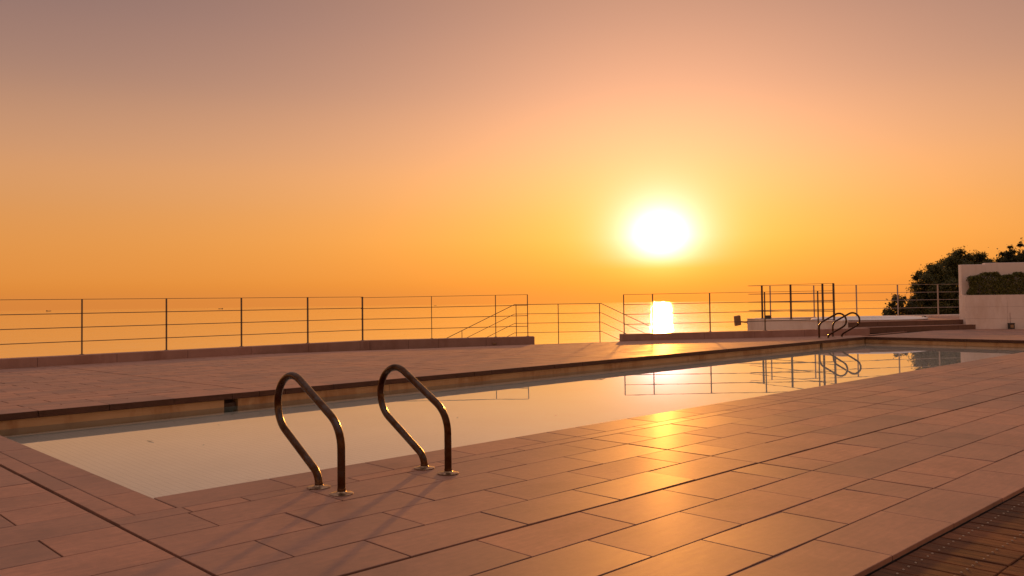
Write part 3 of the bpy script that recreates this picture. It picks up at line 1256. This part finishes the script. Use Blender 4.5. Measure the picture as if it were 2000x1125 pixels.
# black ground light at the foot of the planter wall
q = W_PT + W_DIR * 1.08 - W_NRM * .06
ul = empty('ground_light', (q.x, q.y, 0), 'small black uplight box at the foot of the white planter wall', 'lamp')
MB().obox(q, W_DIR, .062, None, .05, .001, .135, .006).build('housing', 'lamp_body', ul)
MB().obox(q, W_DIR, .07, None, .058, .136, .152, .004).build('cap', 'lamp_body', ul)
MB().obox(q - W_NRM * .0515, W_DIR, .04, None, .0015, .03, .11).build('lens', 'lamp_plate', ul)
MB().tube([(q.x + W_NRM.x * .045, q.y + W_NRM.y * .045, .1), (q.x + W_NRM.x * .05, q.y + W_NRM.y * .05, .42)], .004, 6).build('cable', 'kerb', ul)


# ------------------------------------------------------------------ trees
def tree(name, base, blobs, nleaf, size, mat, label, seed, twigs=24, strays=60):
    rng = random.Random(seed)
    root = empty(name, base, label, 'tree' if 'tree' in name else 'bush', 'trees beyond the platform railing')
    bx_, by_, bz_ = base
    top = max(b_[2] + b_[3] * .5 for b_ in blobs)
    cxm = sum(b_[0] for b_ in blobs) / len(blobs)
    cym = sum(b_[1] for b_ in blobs) / len(blobs)
    tp = []
    for i in range(7):
        s = i / 6
        tp.append((bx_ + (cxm - bx_) * s * s + .1 * math.sin(3 * s), by_ + (cym - by_) * s * s, bz_ - .3 + (top - .6 - bz_ + .3) * s))
    rr = [.17 * (1 - .75 * i / 6) * (1 if 'tree' in name else .4) for i in range(7)]
    auto_smooth(MB().tube(tp, .1, 8, radii=rr).build('trunk', 'bark', root), 60)
    lb = MB()
    wt = [b_[3] ** 2 for b_ in blobs]
    for b_ in blobs:
        for _ in range(3):
            s = rng.uniform(.45, .95)
            k = int(s * 6)
            e = Vector(b_[:3]) + Vector((rng.gauss(0, .4), rng.gauss(0, .4), rng.gauss(0, .3))) * b_[3]
            st = Vector(tp[min(k, 5)])
            md = (st + e) / 2 + Vector((0, 0, -.12))
            lb.tube([st, md, e], .03, 6, radii=[.045, .03, .008])
    lb.build('limbs', 'bark', root)
    pts = []
    clumps = []
    for b_ in blobs:
        for _ in range(int(26 * b_[3] ** 2) + 10):
            d = Vector((rng.gauss(0, 1), rng.gauss(0, 1), rng.gauss(0, 1))).normalized()
            r = b_[3] * rng.uniform(.62, 1.06)
            clumps.append((Vector(b_[:3]) + Vector((d.x * r, d.y * r, d.z * r * b_[4])), d, b_[3]))
    per = max(6, nleaf // len(clumps))
    for c, d, R_ in clumps:
        cr_ = rng.uniform(.10, .24) * (R_ / .9) ** .5
        for _ in range(int(per * rng.uniform(.6, 1.4))):
            q = c + Vector((rng.gauss(0, 1), rng.gauss(0, 1), rng.gauss(0, .8))) * cr_ * .62
            pts.append((q, d))
    for _ in range(strays):
        c, d, R_ = rng.choice(clumps)
        e = c + d * rng.uniform(.1, .32)
        for i in range(4):
            pts.append((c.lerp(e, i / 3) + Vector((rng.gauss(0, .03), rng.gauss(0, .03), rng.gauss(0, .03))), d))
    v, f = leaf_mesh(pts, size, .8, rng)
    put(mesh_obj('foliage', v, f, mat), root)
    return root


def at(px, py, depth):
    x, y = (px - CX) / F_PX, (py - CY) / F_PX
    w = _fw + _r * x + _d * y
    return Vector((0, 0, CAM_H)) + w * depth


def blobs_from(lst):
    out = []
    for px, py, dep, r, sq in lst:
        p = at(px, py, dep)
        out.append((p.x, p.y, p.z, r, sq))
    return out


def base_at(px, depth):
    p = at(px, 600, depth)
    return (p.x, p.y, hill_z(p.x, p.y))


tree('broad_tree', base_at(1860, 30.5), blobs_from([
    (1814, 550, 30, .52, 1), (1838, 540, 30, .70, 1), (1866, 522, 30.3, .62, .9), (1818, 570, 29.8, .66, 1), (1852, 585, 29.5, .85, 1), (1885, 550, 30, .85, 1), (1822, 600, 29.5, .62, 1),
    (1900, 520, 31, .55, .75), (1930, 540, 31, .65, 1), (1806, 612, 29.6, .52, 1), (1840, 630, 30, .9, .8), (1895, 610, 29.6, .8, 1), (1922, 520, 31.5, .42, .5), (1878, 505, 30.5, .36, .7)]),
    90000, .036, 'leaf', 'broad dark green tree behind the back railing, left of the white wall', 3, strays=140)
tree('broad_tree', base_at(1985, 32.0), blobs_from([
    (1965, 505, 32, .36, .9), (1990, 500, 32, .45, .9), (2020, 510, 32.5, .6, 1), (1980, 535, 32, .6, 1), (2040, 540, 33, .8, 1), (1958, 526, 32, .34, .6)]),
    9000, .055, 'leaf_dark', 'dark loose tree crown rising above the white wall at the right edge', 5, strays=90)
tree('low_bush', base_at(1757, 29.0), blobs_from([
    (1745, 604, 29, .26, 1), (1757, 590, 29, .24, 1), (1775, 602, 29, .28, .9), (1765, 620, 29, .42, .8), (1738, 612, 29, .2, .7), (1790, 590, 29.2, .24, .8)]),
    2600, .05, 'leaf_dark', 'low dark bush behind the back railing, left of the broad tree', 9, strays=40)


# ------------------------------------------------------------------ ships far out
def ship(px, py, length, flip, label):
    x, y = (px - CX) / F_PX, (py - CY) / F_PX
    w = _fw + _r * x + _d * y
    k = (sea_z - CAM_H) / w.z
    p = Vector((0, 0, CAM_H)) + w * k
    side = Vector((_r.x, _r.y, 0)).normalized()
    ang = math.atan2(side.y, side.x) + (PI if flip else 0)
    root = empty('ship', (p.x, p.y, sea_z), label, 'ship', 'ships on the horizon')
    L, B = length, length * .16
    prof = [(-.5, .42), (-.46, .5), (.3, .5), (.44, .25), (.5, 0)]
    lo = [(a * L, s * c * B * .8) for s in (1,) for a, c in prof] + [(a * L, -c * B * .8) for a, c in reversed(prof[:-1])]
    n = len(lo)
    hi = [(a * 1.03, c * 1.2) for a, c in lo]
    hv = [(a, c, -2) for a, c in lo] + [(a, c, L * .055 + (L * .02 if a > .3 * L else 0)) for a, c in hi]
    hf = [tuple(range(n)), tuple(range(2 * n - 1, n - 1, -1))] + [(i, n + i, n + (i + 1) % n, (i + 1) % n) for i in range(n)]
    h = mesh_obj('hull', hv, hf, 'ship')
    s = MB()
    s.box(-.42 * L, -.24 * L, -B * .38, B * .38, L * .05, L * .13)
    s.box(-.40 * L, -.29 * L, -B * .44, B * .44, L * .131, L * .165)
    su = mesh_obj('superstructure', s.v, s.f, 'ship')
    s = MB().tube([(-.33 * L, 0, L * .165), (-.33 * L, 0, L * .25)], L * .008, 6)
    s.tube([(.2 * L, 0, L * .055), (.2 * L, 0, L * .15)], L * .006, 6)
    ma = mesh_obj('mast', s.v, s.f, 'ship')
    for o_ in (h, su, ma):
        o_.parent = root
    root.rotation_euler = (0, 0, ang)


ship(95, 607.6, 72, False, 'faint cargo ship on the sea at the far left, near the first railing post')
ship(431, 603.2, 70, True, 'faint cargo ship on the sea behind the long railing, right of the second post')
ship(850, 597.0, 40, True, 'tiny faint boat on the horizon just right of the bend in the railing')

# ------------------------------------------------------------------ leaves floating on the pool
for i, (px, py, s, lab) in enumerate(((294, 862.5, .030, 'dark dead leaf floating on the pool left of the handrails'), (397, 869, .010, 'tiny speck of leaf on the pool, nearest the larger dead leaf'),
                                      (893, 815.5, .012, 'tiny dead leaf on the pool right of the handrails'), (1085, 811.5, .012, 'tiny dead leaf on the pool near the middle of the near edge'), (427, 829.5, .010, 'tiny speck of leaf on the pool near the skimmer opening'))):
    x, y = (px - CX) / F_PX, (py - CY) / F_PX
    w = _fw + _r * x + _d * y
    p = Vector((0, 0, CAM_H)) + w * ((WATER_Z + .001 - CAM_H) / w.z)
    a = random.uniform(0, PI)
    vv = []
    for k in range(9):
        t_ = k / 8
        hw = s * .42 * math.sin(PI * t_) ** .8 + .0004
        for sgn in (-1, 1):
            vv.append(((t_ - .5) * 2 * s, sgn * hw, .0012 + .006 * s / .03 * (abs(t_ - .5) * 2) ** 2 + .0025 * (s / .03)))
    ff = [(2 * k, 2 * k + 1, 2 * k + 3, 2 * k + 2) for k in range(8)]
    lf = mesh_obj('floating_leaf', vv, ff, 'dead_leaf', None, True, (p.x, p.y, WATER_Z))
    lf.rotation_euler = (0, 0, -.75 + (a * .3 if i else 0))
    tag(lf, lab, 'leaf', 'leaves floating on the pool')
